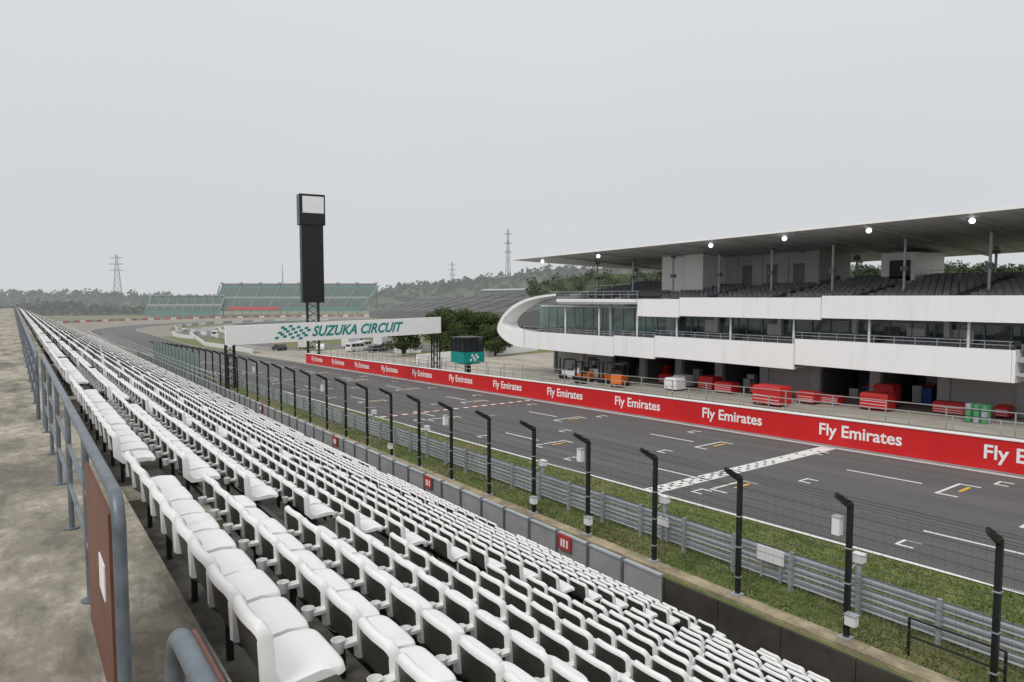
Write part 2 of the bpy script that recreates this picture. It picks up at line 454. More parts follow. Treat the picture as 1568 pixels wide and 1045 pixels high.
# ---------------- track-side ledge, catch fence, guardrail
e=MB(); 
for y in range(-10,112,2):
    e.box(16.35,16.85,y,y+1.985,.0,.10,'ledge_concrete',g=True,gx=16.5)
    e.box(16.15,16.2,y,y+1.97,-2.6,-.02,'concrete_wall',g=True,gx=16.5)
e.build('ledge_wall')
fence=empty('catch_fence')
e=MB(); posts=[5.35+3.22*i for i in range(-3,34)]
for y in posts:
    g0=G(16.8,y)
    e.box(16.74,16.86,y-.06,y+.06,g0,g0+3.55,'black_metal')
    e.hexa([(16.74,y-.05,g0+3.44),(16.86,y-.05,g0+3.58),(16.86,y+.05,g0+3.58),(16.74,y+.05,g0+3.44)],
           [(16.08,y-.04,g0+3.84),(16.12,y-.04,g0+3.96),(16.12,y+.04,g0+3.96),(16.08,y+.04,g0+3.84)],'black_metal')
    e.box(16.62,16.92,y-.14,y+.14,g0+.1,g0+.13,'galv')
    for q in (.6,1.5,2.4): e.box(16.72,16.88,y-.075,y+.075,g0+q,g0+q+.03,'galv')
e.build('posts',fence)
e=MB()
for y0,y1 in zip(posts[:-1],posts[1:]):
    a,c=G(16.8,y0),G(16.8,y1)
    for h in [.35+.24*i for i in range(14)]:
        r=.008
        e.cyl((16.88,y0,a+h),(16.88,y1,c+h),r,'wire',4)
    for dx,h in ((16.6,3.62),(16.35,3.78),(16.12,3.92)): e.cyl((dx,y0,a+h),(dx,y1,c+h),.008,'wire',4)
    if y0<45:
        n=12
        for q in range(1,n):
            yy=y0+(y1-y0)*q/n; gg=a+(c-a)*q/n
            e.cyl((16.89,yy,gg+.15),(16.89,yy,gg+3.5),.0025,'wire',3)
e.build('cables',fence)
def devbox(name,y,h,x=16.62,w=.2,hh=.45):
    e=MB(); g0=G(16.8,y); e.box(x-.1,x+.1,y-.08-w,y-.08,g0+h,g0+h+hh,'screen_white'); e.box(x+.02,x+.2,y-.12,y+.0,g0+h+hh*.4,g0+h+hh*.55,'black_metal')
    e.box(x-.12,x+.12,y-.1-w,y-.06,g0+h+hh,g0+h+hh+.02,'galv'); e.build(name)
for i,h in ((4,2.75),(7,2.8),(10,2.75),(15,2.7),(20,2.7)): devbox('loudspeaker',posts[i]+.4,h)
for i in (4,7,8,12): devbox('junction_box',posts[i],.55,w=.26,hh=.26)
for i in (4,6,8,11,13):
    y=posts[i]; g0=G(16.8,y); e=MB()
    e.cyl((16.85,y-.05,g0+1.9),(17.15,y-.05,g0+2.0),.02,'galv'); e.box(17.1,17.35,y-.18,y+.1,g0+1.98,g0+2.2,'screen_white'); e.cyl((17.2,y-.05,g0+1.6),(17.2,y-.05,g0+1.97),.08,'galv',8)
    e.build('trackside_camera')
gr=empty('guardrail'); e=MB()
for lvl in (.22,.56,.90):
    pr=[(0,0),(.05,.03),(.05,.08),(0,.12),(0,.16),(.05,.20),(.05,.25),(0,.28),(-.012,.28),(.035,.24),(.035,.21),(-.012,.17),(-.012,.11),(.035,.07),(.035,.04),(-.012,0)]
    for y0,y1 in zip(range(-12,116,4),range(-8,120,4)):
        n=len(pr); a,c=G(18.4,y0),G(18.4,y1)
        vs=[(18.4+px,y0,a+lvl+pz) for px,pz in pr]+[(18.4+px,y1+.0,c+lvl+pz) for px,pz in pr]
        e.add(vs,[(i,(i+1)%n,(i+1)%n+n,i+n) for i in range(n)],'galv')
e.build('rails',gr); e=MB()
y=-11
while y<116:
    e.box(18.26,18.385,y,y+.1,-.1,1.22,'galv',g=True,gx=18.4); y+=2.0
e.build('posts',gr)
for y,w_,h_ in ((11.2,.9,.45),(15.6,.5,.3)):
    e=MB(); g0=G(18.3,y); e.box(18.16,18.2,y,y+w_,g0+.75,g0+.75+h_,'screen_white'); e.box(18.2,18.26,y+.1,y+.16,g0+.2,g0+1.1,'galv'); e.box(18.2,18.26,y+w_-.16,y+w_-.1,g0+.2,g0+1.1,'galv'); e.build('trackside_panel')
e=MB(); g0=G(17.3,6.5)
for y in (5.3,7.3): e.cyl((17.3,y,g0),(17.3,y,g0+.95),.035,'black_metal')
for h in (.95,.5): e.cyl((17.3,5.3,g0+h),(17.3,7.3,g0+h),.03,'black_metal')
e.build('access_railing')
K=60000
gy=4+np.abs(rng.normal(0,1,K))*22; gx=17.0+rng.random(K)*6.3
V=np.zeros((K,3,3)); gz=np.array([G(a,c) for a,c in zip(gx,gy)])
an=rng.random(K)*6.28; hh=.03+.06*rng.random(K)*(1+1.0*(rng.random(K)<.05)); ww=.015+.02*rng.random(K)
for i,(sg,top) in enumerate(((-1,0),(1,0),(0,1))):
    V[:,i,0]=gx+sg*np.cos(an)*ww+top*rng.normal(0,.03,K); V[:,i,1]=gy+sg*np.sin(an)*ww+top*rng.normal(0,.03,K); V[:,i,2]=gz+top*hh
quads_np('grass_verge',V.reshape(-1,3),np.arange(K*3).reshape(-1,3),np.zeros(K),['grass_blades'])

# ---------------- pit wall
pw=empty('pit_wall'); e=MB()
e.box(39.5,39.85,-40,112.5,0,1.70,'wall_red',g=True,gx=39.5)
e.box(39.44,39.9,-40,112.5,1.70,1.76,'fascia_white',g=True,gx=39.5)
e.box(39.40,39.5,-40,112.5,0,.10,'skirt',g=True,gx=39.5)
e.box(39.86,42.4,-40,112.5,0,.5,'pit_concrete',g=True,gx=39.5)
for y in range(-39,112,4): e.box(39.495,39.5,y,y+.03,.1,1.7,'paint_red',g=True,gx=39.5)
e.build('wall',pw); e=MB()
for k_ in range(-3,11):
    y=22.2+8.75*k_
    g0=G(39.5,y); g1=G(39.5,y-4.8)
    text_into(e,'Fly Emirates',(39.49,y,g0+.42),(0,-1,(g1-g0)/4.8),(0,0,1),4.8,.95,'sign_white',off=.02)
e.build('lettering',pw)
pr_=empty('pit_wall_railing'); e=MB()
for x in (40.3,42.3):
    y=-20
    while y<112:
        e.box(x-.03,x+.03,y,y+.06,.5,2.75 if x>41 else 2.55,'pit_rail',g=True,gx=39.5)
        y+=2.2 if x<41 else 3.3
    for z in ((2.7,2.2,1.75) if x>41 else (2.5,2.1)): e.box(x-.025,x+.025,-20,112,z,z+.05,'pit_rail',g=True,gx=39.5)
e.build('rails',pr_)
for y in (16,21,27,33.5):
    e=MB(); e.box(42.6,43.2,y,y+2.4,.35,.42,'van_white',g=True,gx=42); e.box(42.6,42.64,y,y+2.4,.42,.8,'blue_plastic' if y%2 else 'van_white',g=True,gx=42)
    for q in (.1,2.2):
        for x in (42.62,43.1): e.box(x,x+.05,y+q,y+q+.05,0,.35,'black_metal',g=True,gx=42)
    e.build('pit_bench')

# ---------------- pit building
pb=empty('pit_building')
XF=54
secs=[(17,32.8,0),(32.8,48.6,-.45),(48.6,54.6,-.7),(54.6,71.5,-.85)]
e=MB()
e.box(57,57.25,-60,17,-5.3,-3.1,'fascia_white'); e.box(54,57,16.8,17.0,-5.75,-3.55,'fascia_white')
for a,c,d in secs: e.box(XF,XF+.22,a+.03,c-.03,-5.75+d,-3.55+d,'fascia_white')
for a,c,d in ((-60,30.5,0),(30.5,45.4,-.15),(45.4,51.1,-.3)):
    e.box(XF,XF+.22,a+.03,c-.03,-1.72+d,.12+d,'fascia_white')
e.box(54,60,51.1,64.5,-.75,-.45,'bld_grey'); e.box(53.95,54.1,51.15,64.5,-.55,-.2,'fascia_white')
out=[(71.0,-6.6),(73.0,-6.5),(75.1,-5.95),(76.6,-5.2),(77.2,-4.5),(76.9,-3.6),(75.8,-2.4),(73.8,-1.2),(71.5,-.4),(68.5,.15),(64.5,.45)]
inn=[(71.0,-4.4),(72.2,-4.4),(73.6,-4.4),(74.8,-4.3),(75.7,-4.0),(76.0,-3.4),(75.2,-2.5),(73.3,-1.5),(71.2,-.7),(68.3,-.12),(64.5,.2)]
def smooth_poly(p):
    for _ in range(2):
        q=[p[0]]
        for a,c in zip(p[:-1],p[1:]): q+=[(a[0]*.75+c[0]*.25,a[1]*.75+c[1]*.25),(a[0]*.25+c[0]*.75,a[1]*.25+c[1]*.75)]
        q.append(p[-1]); p=q
    return p
out=smooth_poly(out);inn=smooth_poly(inn)
n=len(out)
vs=[(53.9,y,z) for y,z in out]+[(53.9,y,z) for y,z in inn]+[(56.2,y-.3,z) for y,z in out]+[(56.2,y-.3,z) for y,z in inn]
fs=[]
for i in range(n-1):
    fs+=[(i,i+1,n+i+1,n+i),(2*n+i,3*n+i,3*n+i+1,2*n+i+1),(i,2*n+i,2*n+i+1,i+1),(n+i,n+i+1,3*n+i+1,3*n+i)]
e.add(vs,fs,'fascia_white')
e.build('fascia',pb,smooth=True)
e=MB()
for a,c,d in [(-60,17,.4)]+secs:
    e.box(54.23,76,a,c,-4.75+d,-4.45+d,'bld_grey'); e.box(54.23,60,a,c,-5.7+d,-5.5+d,'roof_under')
e.box(54.23,76,-60,51,-1.4,-1.2,'roof_under'); e.box(60,76,51,66,-1.6,-1.3,'roof_under')
e.box(75.5,76,-60,66,-13,-1.2,'bld_grey')
e.box(60,76,72,72.3,-12,-1.5,'bld_grey')
e.build('floor_slabs',pb)
e=MB()
e.box(60.2,60.25,-60,51,-4.7,-1.4,'glass'); e.box(58.5,58.55,51,73.4,-5.2,-1.0,'glass_green')
y=-58
while y<72:
    gx=60.1 if y<51 else 58.4
    e.box(gx,gx+.09,y,y+.09,-5.0,-1.3,'bld_grey'); y+=1.75
e.box(60.0,60.15,-60,51,-2.15,-2.0,'bld_grey'); e.box(58.35,58.5,51,73,-1.25,-1.1,'fascia_white')
y=-50
while y<50:
    e.box(59.5,60.0,y,y+.4,-5.2,-1.3,'fascia_white')
    y+=7.3
for y in (44,45.6,36.5,38.3,29.3,27,25,21.5,19,14):
    e.box(60.14,60.19,y,y+1.1+random.random()*.6,-4.3,-2.2-random.random()*.8,random.choice(['fascia_white','bld_grey','glass_green','bld_mid']))
e.box(54.9,55.1,56,56.2,-5,-.75,'galv')
for y in (20,27,33.5,40,46.5,52,58,64): e.cyl((55,y,-5),(55,y,-1.3),.1,'fascia_white',8)
e.build('glazing',pb)
e=MB()
for a,c,d in [(-60,17,.4)]+secs:
    y=a+.4
    while y<c-.5:
        for r_ in range(3):
            x=55.1+r_*.9; z=-4.4+d+.25*r_
            e.box(x,x+.08,y,y+.46,z+.45,z+.86,'seat_dark'); e.box(x-.38,x,y,y+.46,z+.40,z+.46,'seat_dark')
        y+=.52
        if int(y*2)%13==0: y+=1.0
    for r_ in range(3): e.box(54.6+r_*.9,60,a,c,-4.45+d+.25*r_-.02,-4.40+d+.25*r_,'tier_conc')
e.build('balcony_seats',pb)
e=MB()
for a,c,d in secs:
    y=a+.2
    while y<c-.1: e.cyl((54.15,y,-3.55+d),(54.15,y,-3.0+d),.025,'galv',5); y+=1.5
    for z in (-3.0,-3.25): e.cyl((54.15,a,z+d),(54.15,c,z+d),.025,'galv',5)
y=51.2
while y<66: e.cyl((54.1,y,-.5),(54.1,y,.65),.03,'galv',5); y+=1.3
for z in(.65,.3): e.cyl((54.1,51,z),(54.1,66,z),.03,'galv',5)
y=-60
while y<66: e.cyl((69.3,y,1.2),(69.3,y,2.5),.03,'galv',5); y+=1.5
for z in (2.5,2.2,1.9,1.6): e.cyl((69.3,-60,z),(69.3,66,z),.025,'galv',5)
e.build('railings',pb)
def tz(r_): return -.40+.225*r_
e=MB()
for r_ in range(9):
    x=55+r_*1.45; z=tz(r_)
    yl=51 if r_==0 else 66
    e.box(x,x+1.46,-60,yl,z-.5,z,'tier_conc')
    y=-58;c_=0
    while y<yl-1:
        e.box(x+.75,x+.82,y,y+.44,z+.35,z+.74,'seat_dark'); e.box(x+.36,x+.75,y,y+.44,z+.32,z+.40,'seat_dark')
        y+=.54;c_+=1
        if c_%11==0:
            e.box(x+.7,x+1.44,y+.1,y+1.2,z+.005,z+.12,'bld_grey'); y+=1.3
for y in range(-58,66,6):
    e.box(68,68.2,y,y+3,tz(8),tz(8)+.7,'bld_mid')
e.build('upper_seats',pb)
def zr(x,y): return 6.07-.017*y-1.35*(x-52)/24
e=MB()
for a,c,ax,cx in ((-60,70.8,-60,65),):
    T=[(52,a,zr(52,a)),(76,ax,zr(76,ax)),(76,cx,zr(76,cx)),(52,c,zr(52,c))]
    Bm=[(p_[0],p_[1],p_[2]-.16) for p_ in T]
    e.hexa(Bm,T,'roof_under')
    T2=[(p_[0],p_[1],p_[2]+.05) for p_ in T]; B2=[(p_[0],p_[1],p_[2]+.003) for p_ in T]; e.hexa(B2,T2,'fascia_white')
e.hexa([(51.85,-60,zr(52,-60)-.2),(52.05,-60,zr(52,-60)-.2),(52.05,70.9,zr(52,71)-.14),(51.85,71.2,zr(52,71)-.14)],
       [(51.85,-60,zr(52,-60)+.06),(52.05,-60,zr(52,-60)+.06),(52.05,70.9,zr(52,71)+.06),(51.85,71.2,zr(52,71)+.06)],'fascia_white')
y=-58
while y<66:
    Y1=y
    e.hexa([(52.3,Y1,zr(52.3,Y1)-.30),(75.5,Y1,zr(75.5,Y1)-.40),(75.5,Y1+.12,zr(75.5,Y1)-.40),(52.3,Y1+.12,zr(52.3,Y1)-.30)],
           [(52.3,Y1,zr(52.3,Y1)-.165),(75.5,Y1,zr(75.5,Y1)-.165),(75.5,Y1+.12,zr(75.5,Y1)-.165),(52.3,Y1+.12,zr(52.3,Y1)-.165)],'bld_grey')
    y+=6
y=-59
while y<64:
    e.hexa([(52.3,y,zr(52.3,y)-.172),(75.5,y,zr(75.5,y)-.172),(75.5,y+.04,zr(75.5,y)-.172),(52.3,y+.04,zr(52.3,y)-.172)],
           [(52.3,y,zr(52.3,y)-.163),(75.5,y,zr(75.5,y)-.163),(75.5,y+.04,zr(75.5,y)-.163),(52.3,y+.04,zr(52.3,y)-.163)],'bld_mid'); y+=2
e.build('roof',pb)
e=MB()
y=-58
while y<66:
    for x,r_ in ((58.5,.11),(68.5,.11)):
        yy=y+.07+(0 if x<60 else 3)
        if yy>66: continue
        zb=tz(int((x-55)/1.45))
        e.cyl((x,yy,zb),(x,yy,zr(x,yy)-.3),r_,'galv',8)
        e.box(x-.3,x+.3,yy-.1,yy+.1,zr(x,yy)-.6,zr(x,yy)-.35,'bld_mid')
        e.box(x-.22,x+.22,yy-.25,yy+.25,zb+2.1,zb+2.45,'bld_mid')
    y+=6
e.build('columns',pb)
e=MB()
e.box(60,66,47.3,53,.3,4.75,'fascia_white'); e.box(64,70,36.5,47.2,.8,4.7,'bld_grey')
for y in (38,41,44): e.box(63.95,64,y,y+1.2,1.1,3.4,'bld_mid')
for y in (39.7,42.7,45.7): e.box(63.97,64,y,y+.05,.8,4.7,'bld_mid')
e.box(66,72,28.5,31.5,1.2,4.1,'fascia_white'); e.box(65.9,66,28.9,30.7,1.6,3.4,'bld_dark')
e.build('roof_cabins',pb)
e=MB()
for y in (66.5,56.5,41.2,33.6,26.5,19.5,13): 
    x=53.4; z=zr(x,y)-.42; e.cyl((x,y,z),(x-.12,y-.05,z-.02),.2,'lamp',14); e.cyl((x,y,z),(x+.25,y,z+.05),.12,'bld_grey',8); e.cyl((x+.1,y,z),(x+.1,y,z+.3),.03,'bld_grey',6)
e.build('roof_lamps',pb)
e=MB()
y=-58;i=0
while y<71:
    d=0
    for a,c,dd in secs:
        if a<=y<c:d=dd
    g0=G(60,y); top=-5.7+d+(.4 if y<17 else 0)
    e.box(60,60.5,y,y+.9,g0-.3,top,'bld_grey')
    kind='s' if (i%5==2 or y>57) else 'o'
    if 12<y<18: kind='s'
    if kind=='s': 
        e.box(60.2,60.3,y+.9,y+5.4,g0-.4,top,'shutter')
        for q in range(8): e.box(60.17,60.2,y+.9,y+5.4,g0+.35*q,g0+.35*q+.03,'bld_grey')
    else:
        e.box(60.1,60.4,y+.9,y+5.4,top-.55,top,'bld_grey')
        e.box(67,67.1,y+.9,y+5.4,g0-.3,top,'bld_mid')
        e.box(66.9,67,y+2,y+3,g0,g0+2.1,'bld_dark'); e.box(66.9,67,y+3.4,y+4.6,g0+1,g0+2.1,random.choice(['fascia_white','bld_grey','blue_plastic']))
        for q in range(5):
            xx=60.8+random.random()*4; yy=y+1+random.random()*3.4; e.box(xx,xx+.6,yy,yy+.8,g0,g0+.8+random.random()*1.2,random.choice(['red_plastic','galv','bld_dark','blue_plastic','screen_white','bld_grey']))
    e.box(60.5,67,y+.3,y+.5,g0-.3,top,'bld_mid')
    y+=5.4;i+=1
e.build('garages',pb)

# pit lane props
def cart(name,x,y,w,l,h,mt='red_plastic',top=None):
    g0=G(x,y); e=MB()
    e.box(x,x+w,y,y+l,g0+.18,g0+h*.82,mt)
    e.hexa([(x-.03,y-.03,g0+h*.82+.003),(x+w+.03,y-.03,g0+h*.82+.003),(x+w+.03,y+l+.03,g0+h*.82+.003),(x-.03,y+l+.03,g0+h*.82+.003)],
           [(x+.1,y+.1,g0+h),(x+w-.1,y+.1,g0+h),(x+w-.1,y+l-.1,g0+h),(x+.1,y+l-.1,g0+h)],top or mt)
    for q in range(3): e.box(x-.02,x,y+.08,y+l-.08,g0+.25+q*h*.18,g0+.27+q*h*.18+.02,'screen_white')
    for a in (.15,w-.15):
        for c in (.15,l-.15): e.cyl((x+a-.04,y+c,g0+.11),(x+a+.04,y+c,g0+.11),.11,'rubber',10)
    e.build(name)
for (x,y,w,l,h) in ((57,43.5,1.6,1.8,1.4),(56,40.5,1.4,2.0,1.1),(51.5,32.5,1.8,2.6,1.7),(55,31.5,1.2,1.6,1.1),(56.2,30.0,1.2,2,.8),(55.4,25.6,1.4,2.2,1.4),(58,26.4,1.4,1.6,1.9),(57,20.8,1.3,2.2,1.0),(58.3,18.4,1.0,.9,1.0),(57.5,38,1.3,1.5,1.0),(58,50,1.3,1.5,1.1)):
    cart('tool_cart',x,y,w,l,h)
for x,y in ((54.0,45.6),(57,47)): cart('storage_case',x,y,1.4,1.6,1.3,'screen_white')
e=MB(); g0=G(56,18)
for i in range(2):
    for j in range(3):
        for q in range(3): e.cyl((55+.5*i,18.8+.5*j,g0+.45*q+.02),(55+.5*i,18.8+.5*j,g0+.45*q+.42),.22,['green_tub','galv','green_tub'][(i+j+q)%3],10)
e.build('stacked_tubs')
def forklift(x,y,ang,mt):
    f0=frame(x,y,G(x,y),ang); e=MB(lambda a,b_,c:f0(a*1.25,b_*1.25,c*1.15))
    e.box(-1.1,.5,-.5,.5,.35,.95,mt); e.hexa([(-1.2,-.5,.4),(-.7,-.5,.4),(-.7,.5,.4),(-1.2,.5,.4)],[(-1.1,-.48,1.25),(-.7,-.48,1.25),(-.7,.48,1.25),(-1.1,.48,1.25)],mt)
    e.box(-.6,-.15,-.25,.25,.95,1.1,'rubber'); e.box(-.65,-.55,-.25,.25,1.1,1.6,'rubber')
    for a in (-.9,.35):
        for c in (-.45,.45): e.cyl((a,c,.9),(a+(.15 if a<0 else -.1),c,2.15),.035,'black_metal')
    e.box(-.8,.35,-.5,.5,2.12,2.18,'black_metal')
    for c in (-.35,.35): e.box(.6,.72,c-.06,c+.06,.1,2.3,'black_metal'); e.box(.75,1.75,c-.06,c+.06,.08,.13,'galv')
    e.box(.6,.7,-.4,.4,2.2,2.3,'black_metal'); e.box(.72,.78,-.5,.5,.2,.7,'black_metal')
    for a,rr in ((-.75,.26),(.3,.32)):
        for c in (-.52,.4): e.cyl((a,c,rr),(a,c+.14,rr),rr,'rubber',14)
    e.build('forklift')
forklift(54,62.5,2.5,'screen_white');forklift(52.5,58,3.4,'orange');forklift(53.5,55,2.9,'orange');forklift(56,60,1.0,'galv'); forklift(53.2,52.6,.4,'orange')
def van(name,x,y,ang,mt,L=4.8,H=2.0,W=1.8,truck=False):
    e=MB(frame(x,y,G(x,y),ang))
    if truck: pr=[(-L/2,.5),(-L/2,H),(L*.22,H),(L*.22,.5)]; e.extr(pr,-W/2,W/2,'van_white'); pr=[(L*.24,.35),(L*.24,H*.8),(L*.4,H*.8),(L*.49,H*.5),(L/2,.35)]
    elif H<1.7: pr=[(-L/2,.3),(-L/2,.85),(-L*.42,.95),(-L*.3,H),(L*.08,H),(L*.24,.95),(L*.46,.8),(L/2,.3)]
    else: pr=[(-L/2,.3),(-L/2,1.2),(-L*.47,H),(L*.28,H),(L*.4,1.15),(L*.49,.95),(L/2,.3)]
    e.extr(pr,-W/2+.01,W/2-.01,mt)
    for sgn in (-1,1):
        yy=sgn*(W/2+.0); y0,y1=min(yy,yy-sgn*.02),max(yy,yy-sgn*.02)
        if truck: e.box(L*.26,L*.38,y0,y1,H*.5,H*.73,'car_glass')
        elif H<1.7:
            e.extr([(-L*.33,.97),(-L*.27,H-.12),(-L*.08,H-.1),(-L*.08,.97)],y0,y1,'car_glass'); e.extr([(-L*.06,.97),(-L*.06,H-.1),(L*.06,H-.12),(L*.19,.97)],y0,y1,'car_glass')
        else:
            for a,c in ((-.42,-.2),(-.18,.02),(.05,.26)): e.box(L*a,L*c,y0,y1,1.15,H-.25,'car_glass')
    if H>=1.7 and not truck: e.hexa([(L*.4+.01,-W*.42,1.2),(L*.41,-W*.42,1.2),(L*.41,W*.42,1.2),(L*.4+.01,W*.42,1.2)],[(L*.285+.01,-W*.4,H-.1),(L*.295,-W*.4,H-.1),(L*.295,W*.4,H-.1),(L*.285+.01,W*.4,H-.1)],'car_glass'); e.box(-L/2-.015,-L/2,-W*.38,W*.38,1.2,H-.35,'car_glass')
    for a in (-.3,.3):
        for c in (-W/2,W/2-.18): e.cyl((L*a,c-.01,.33),(L*a,c+.19,.33),.33,'rubber',14)
    e.build(name)
van('parked_car',49,157,1.7,'car_dark',4.4,1.5)
van('parked_car',56,150,1.2,'van_white',4.4,1.5)
van('parked_van',60,139,.3,'van_white'); van('parked_van',65,146,.6,'van_white'); van('parked_van',70,139,1.2,'van_white')
van('parked_truck',57,162,1.0,'van_white',6.5,3,2.2,True); van('parked_truck',76,160,.8,'van_white',7,3.2,2.3,True)
van('parked_truck',66,155,.5,'van_white',6,2.9,2.2,True); van('parked_car',62,133,.2,'car_dark',4.4,1.5)
van('parked_van',54,240,1.2,'van_white',5,2.2)
van('parked_van',85,230,.2,'van_white',5,2.2); van('parked_car',98,225,.3,'car_dark',4.4,1.5); van('parked_truck',110,215,.4,'blue_plastic',6.5,3,2.2,True)
van('parked_car',120,200,.4,'van_white',4.4,1.5)
# ---------------- gantry
ga=empty('gantry_sign'); e=MB(); YG=72
def gz(x): return -2.9+(x-17.2)*.02
e.hexa([(17.2,YG,gz(17.2)-1.95),(42,YG,gz(42)-1.95),(42,YG+.5,gz(42)-1.95),(17.2,YG+.5,gz(17.2)-1.95)],[(17.2,YG,gz(17.2)),(42,YG,gz(42)),(42,YG+.5,gz(42)),(17.2,YG+.5,gz(17.2))],'sign_white')
e.build('panel',ga); e=MB()
text_into(e,'SUZUKA CIRCUIT',(26.0,YG-.02,gz(26)-1.5),(1,0,.02),(0,0,1),10.9,1.15,'teal',shear=.35,off=.03)
for i in range(8):
    for j in range(5):
        if (i+j)%2==0:
            x=22.0+i*.42+j*.16; z=gz(24)-1.62+j*.27+.12*math.sin(i*.8)
            e.add([(x,YG-.02,z),(x+.40,YG-.02,z+.03),(x+.46,YG-.02,z+.27),(x+.08,YG-.02,z+.25)],[(0,1,2,3)],'teal')
e.build('lettering',ga); e=MB()
for x in (17.6,41.4):
    g0=G(x,YG); zt=gz(x)-1.9
    for a in (-.4,.4):
        for c in (.0,.6): e.box(x+a-.06,x+a+.06,YG+c-.06,YG+c+.06,g0,zt,'black_metal')
    nseg=6
    for q in range(nseg):
        z0=g0+(zt-g0)*q/nseg; z1=g0+(zt-g0)*(q+1)/nseg
        e.cyl((x-.4,YG,z0),(x+.4,YG,z1),.04,'black_metal'); e.cyl((x+.4,YG+.6,z0),(x-.4,YG+.6,z1),.04,'black_metal'); e.cyl((x-.4,YG,z0),(x-.4,YG+.6,z1),.04,'black_metal')
e.build('truss_legs',ga)
# starter booth
e=MB(); x,y=42.3,66.5; g0=G(x,y)+.2
e.box(x-.25,x+.25,y-.25,y+.25,g0-.2,g0+2.2,'black_metal'); e.box(x-.9,x+1.1,y-.9,y+.9,g0+2.2,g0+2.35,'black_metal')
e.box(x-1.4,x+1.4,y-1.4,y+1.4,g0+2.35,g0+3.6,'teal'); e.box(x-1.3,x+1.3,y-1.3,y+1.3,g0+3.6,g0+5.1,'car_glass')
for a in (-1.35,-.4,.4,1.27):
    e.box(x+a,x+a+.08,y-1.37,y-1.3,g0+3.6,g0+5.15,'black_metal'); e.box(x-1.37,x-1.3,y+a,y+a+.08,g0+3.6,g0+5.15,'black_metal')
e.box(x-1.5,x+1.5,y-1.5,y+1.5,g0+5.15,g0+5.3,'black_metal')
for i in range(4):
    for j in range(3):
        if (i+j)%2==0: e.add([(x-.6+i*.28+j*.1,y-1.41,g0+2.6+j*.26),(x-.34+i*.28+j*.1,y-1.41,g0+2.62+j*.26),(x-.28+i*.28+j*.1,y-1.41,g0+2.86+j*.26),(x-.54+i*.28+j*.1,y-1.41,g0+2.84+j*.26)],[(0,1,2,3)],'sign_white')
e.build('starter_booth')
# scoring tower
tw=MB(frame(45,124,0,-.15)); g0=G(45,124)
for a in (-1,1):
    for c in (-.6,.6): tw.box(a-.1,a+.1,c-.1,c+.1,g0,-1,'black_metal')
for q in range(8):
    z0=g0+(-1-g0)*q/8; z1=g0+(-1-g0)*(q+1)/8
    tw.cyl((-1,-.6,z0),(1,-.6,z1),.06,'black_metal'); tw.cyl((1,-.6,z0),(-1,-.6,z1),.06,'black_metal'); tw.cyl((-1,-.6,z0),(-1,.6,z1),.06,'black_metal')
tw.box(-1.75,1.75,-1.0,1.0,-1.0,13.2,'screen_black'); tw.box(-1.95,-1.76,-1.0,1.0,-1.0,13.2,'black_metal'); tw.box(1.76,1.95,-1.0,1.0,-1.0,13.2,'black_metal')
tw.box(-1.55,1.55,-1.03,-1.0,-.7,12.9,'screen_black')
tw.box(-2.3,2.3,-1.3,1.3,13.2,18.7,'screen_black'); tw.box(-1.75,2.05,-1.34,-1.3,15.3,18.3,'screen_white')
for z in range(0,13,2): tw.box(-1.99,-1.95,-.7,.7,z,z+.1,'car_dark')
tw.build('scoring_tower')
e=MB(frame(66,127,G(66,127),-.3)); e.box(-2.5,2.5,-2,2,0,3.3,'fascia_white'); e.box(-2.7,2.7,-2.2,2.2,3.3,3.5,'bld_grey'); e.box(-1.6,-.6,-2.04,-2,0,2.1,'bld_dark'); e.box(.4,1.6,-2.04,-2,1.2,2.1,'glass'); e.box(-2.54,-2.5,-.8,.6,1.2,2.1,'glass'); e.build('white_building')
e=MB()
for i in range(30):
    x=50+i*1.7; y=118+8*math.sin(i*.1); g0=G(x,y); e.box(x-.04,x+.04,y,y+.08,g0,g0+1.6,'pit_rail')
    if i<29:
        y2=118+8*math.sin((i+1)*.1); 
        for h in (.8,1.5): e.cyl((x,y,g0+h),(x+1.7,y2,G(x,y2)+h),.04,'pit_rail',4)
e.build('paddock_fence')
e=MB(); e.wallstrip([(52+i*3,97+1.2*i) for i in range(13)],0,1.6,.25,['fascia_white']); e.build('paddock_wall')

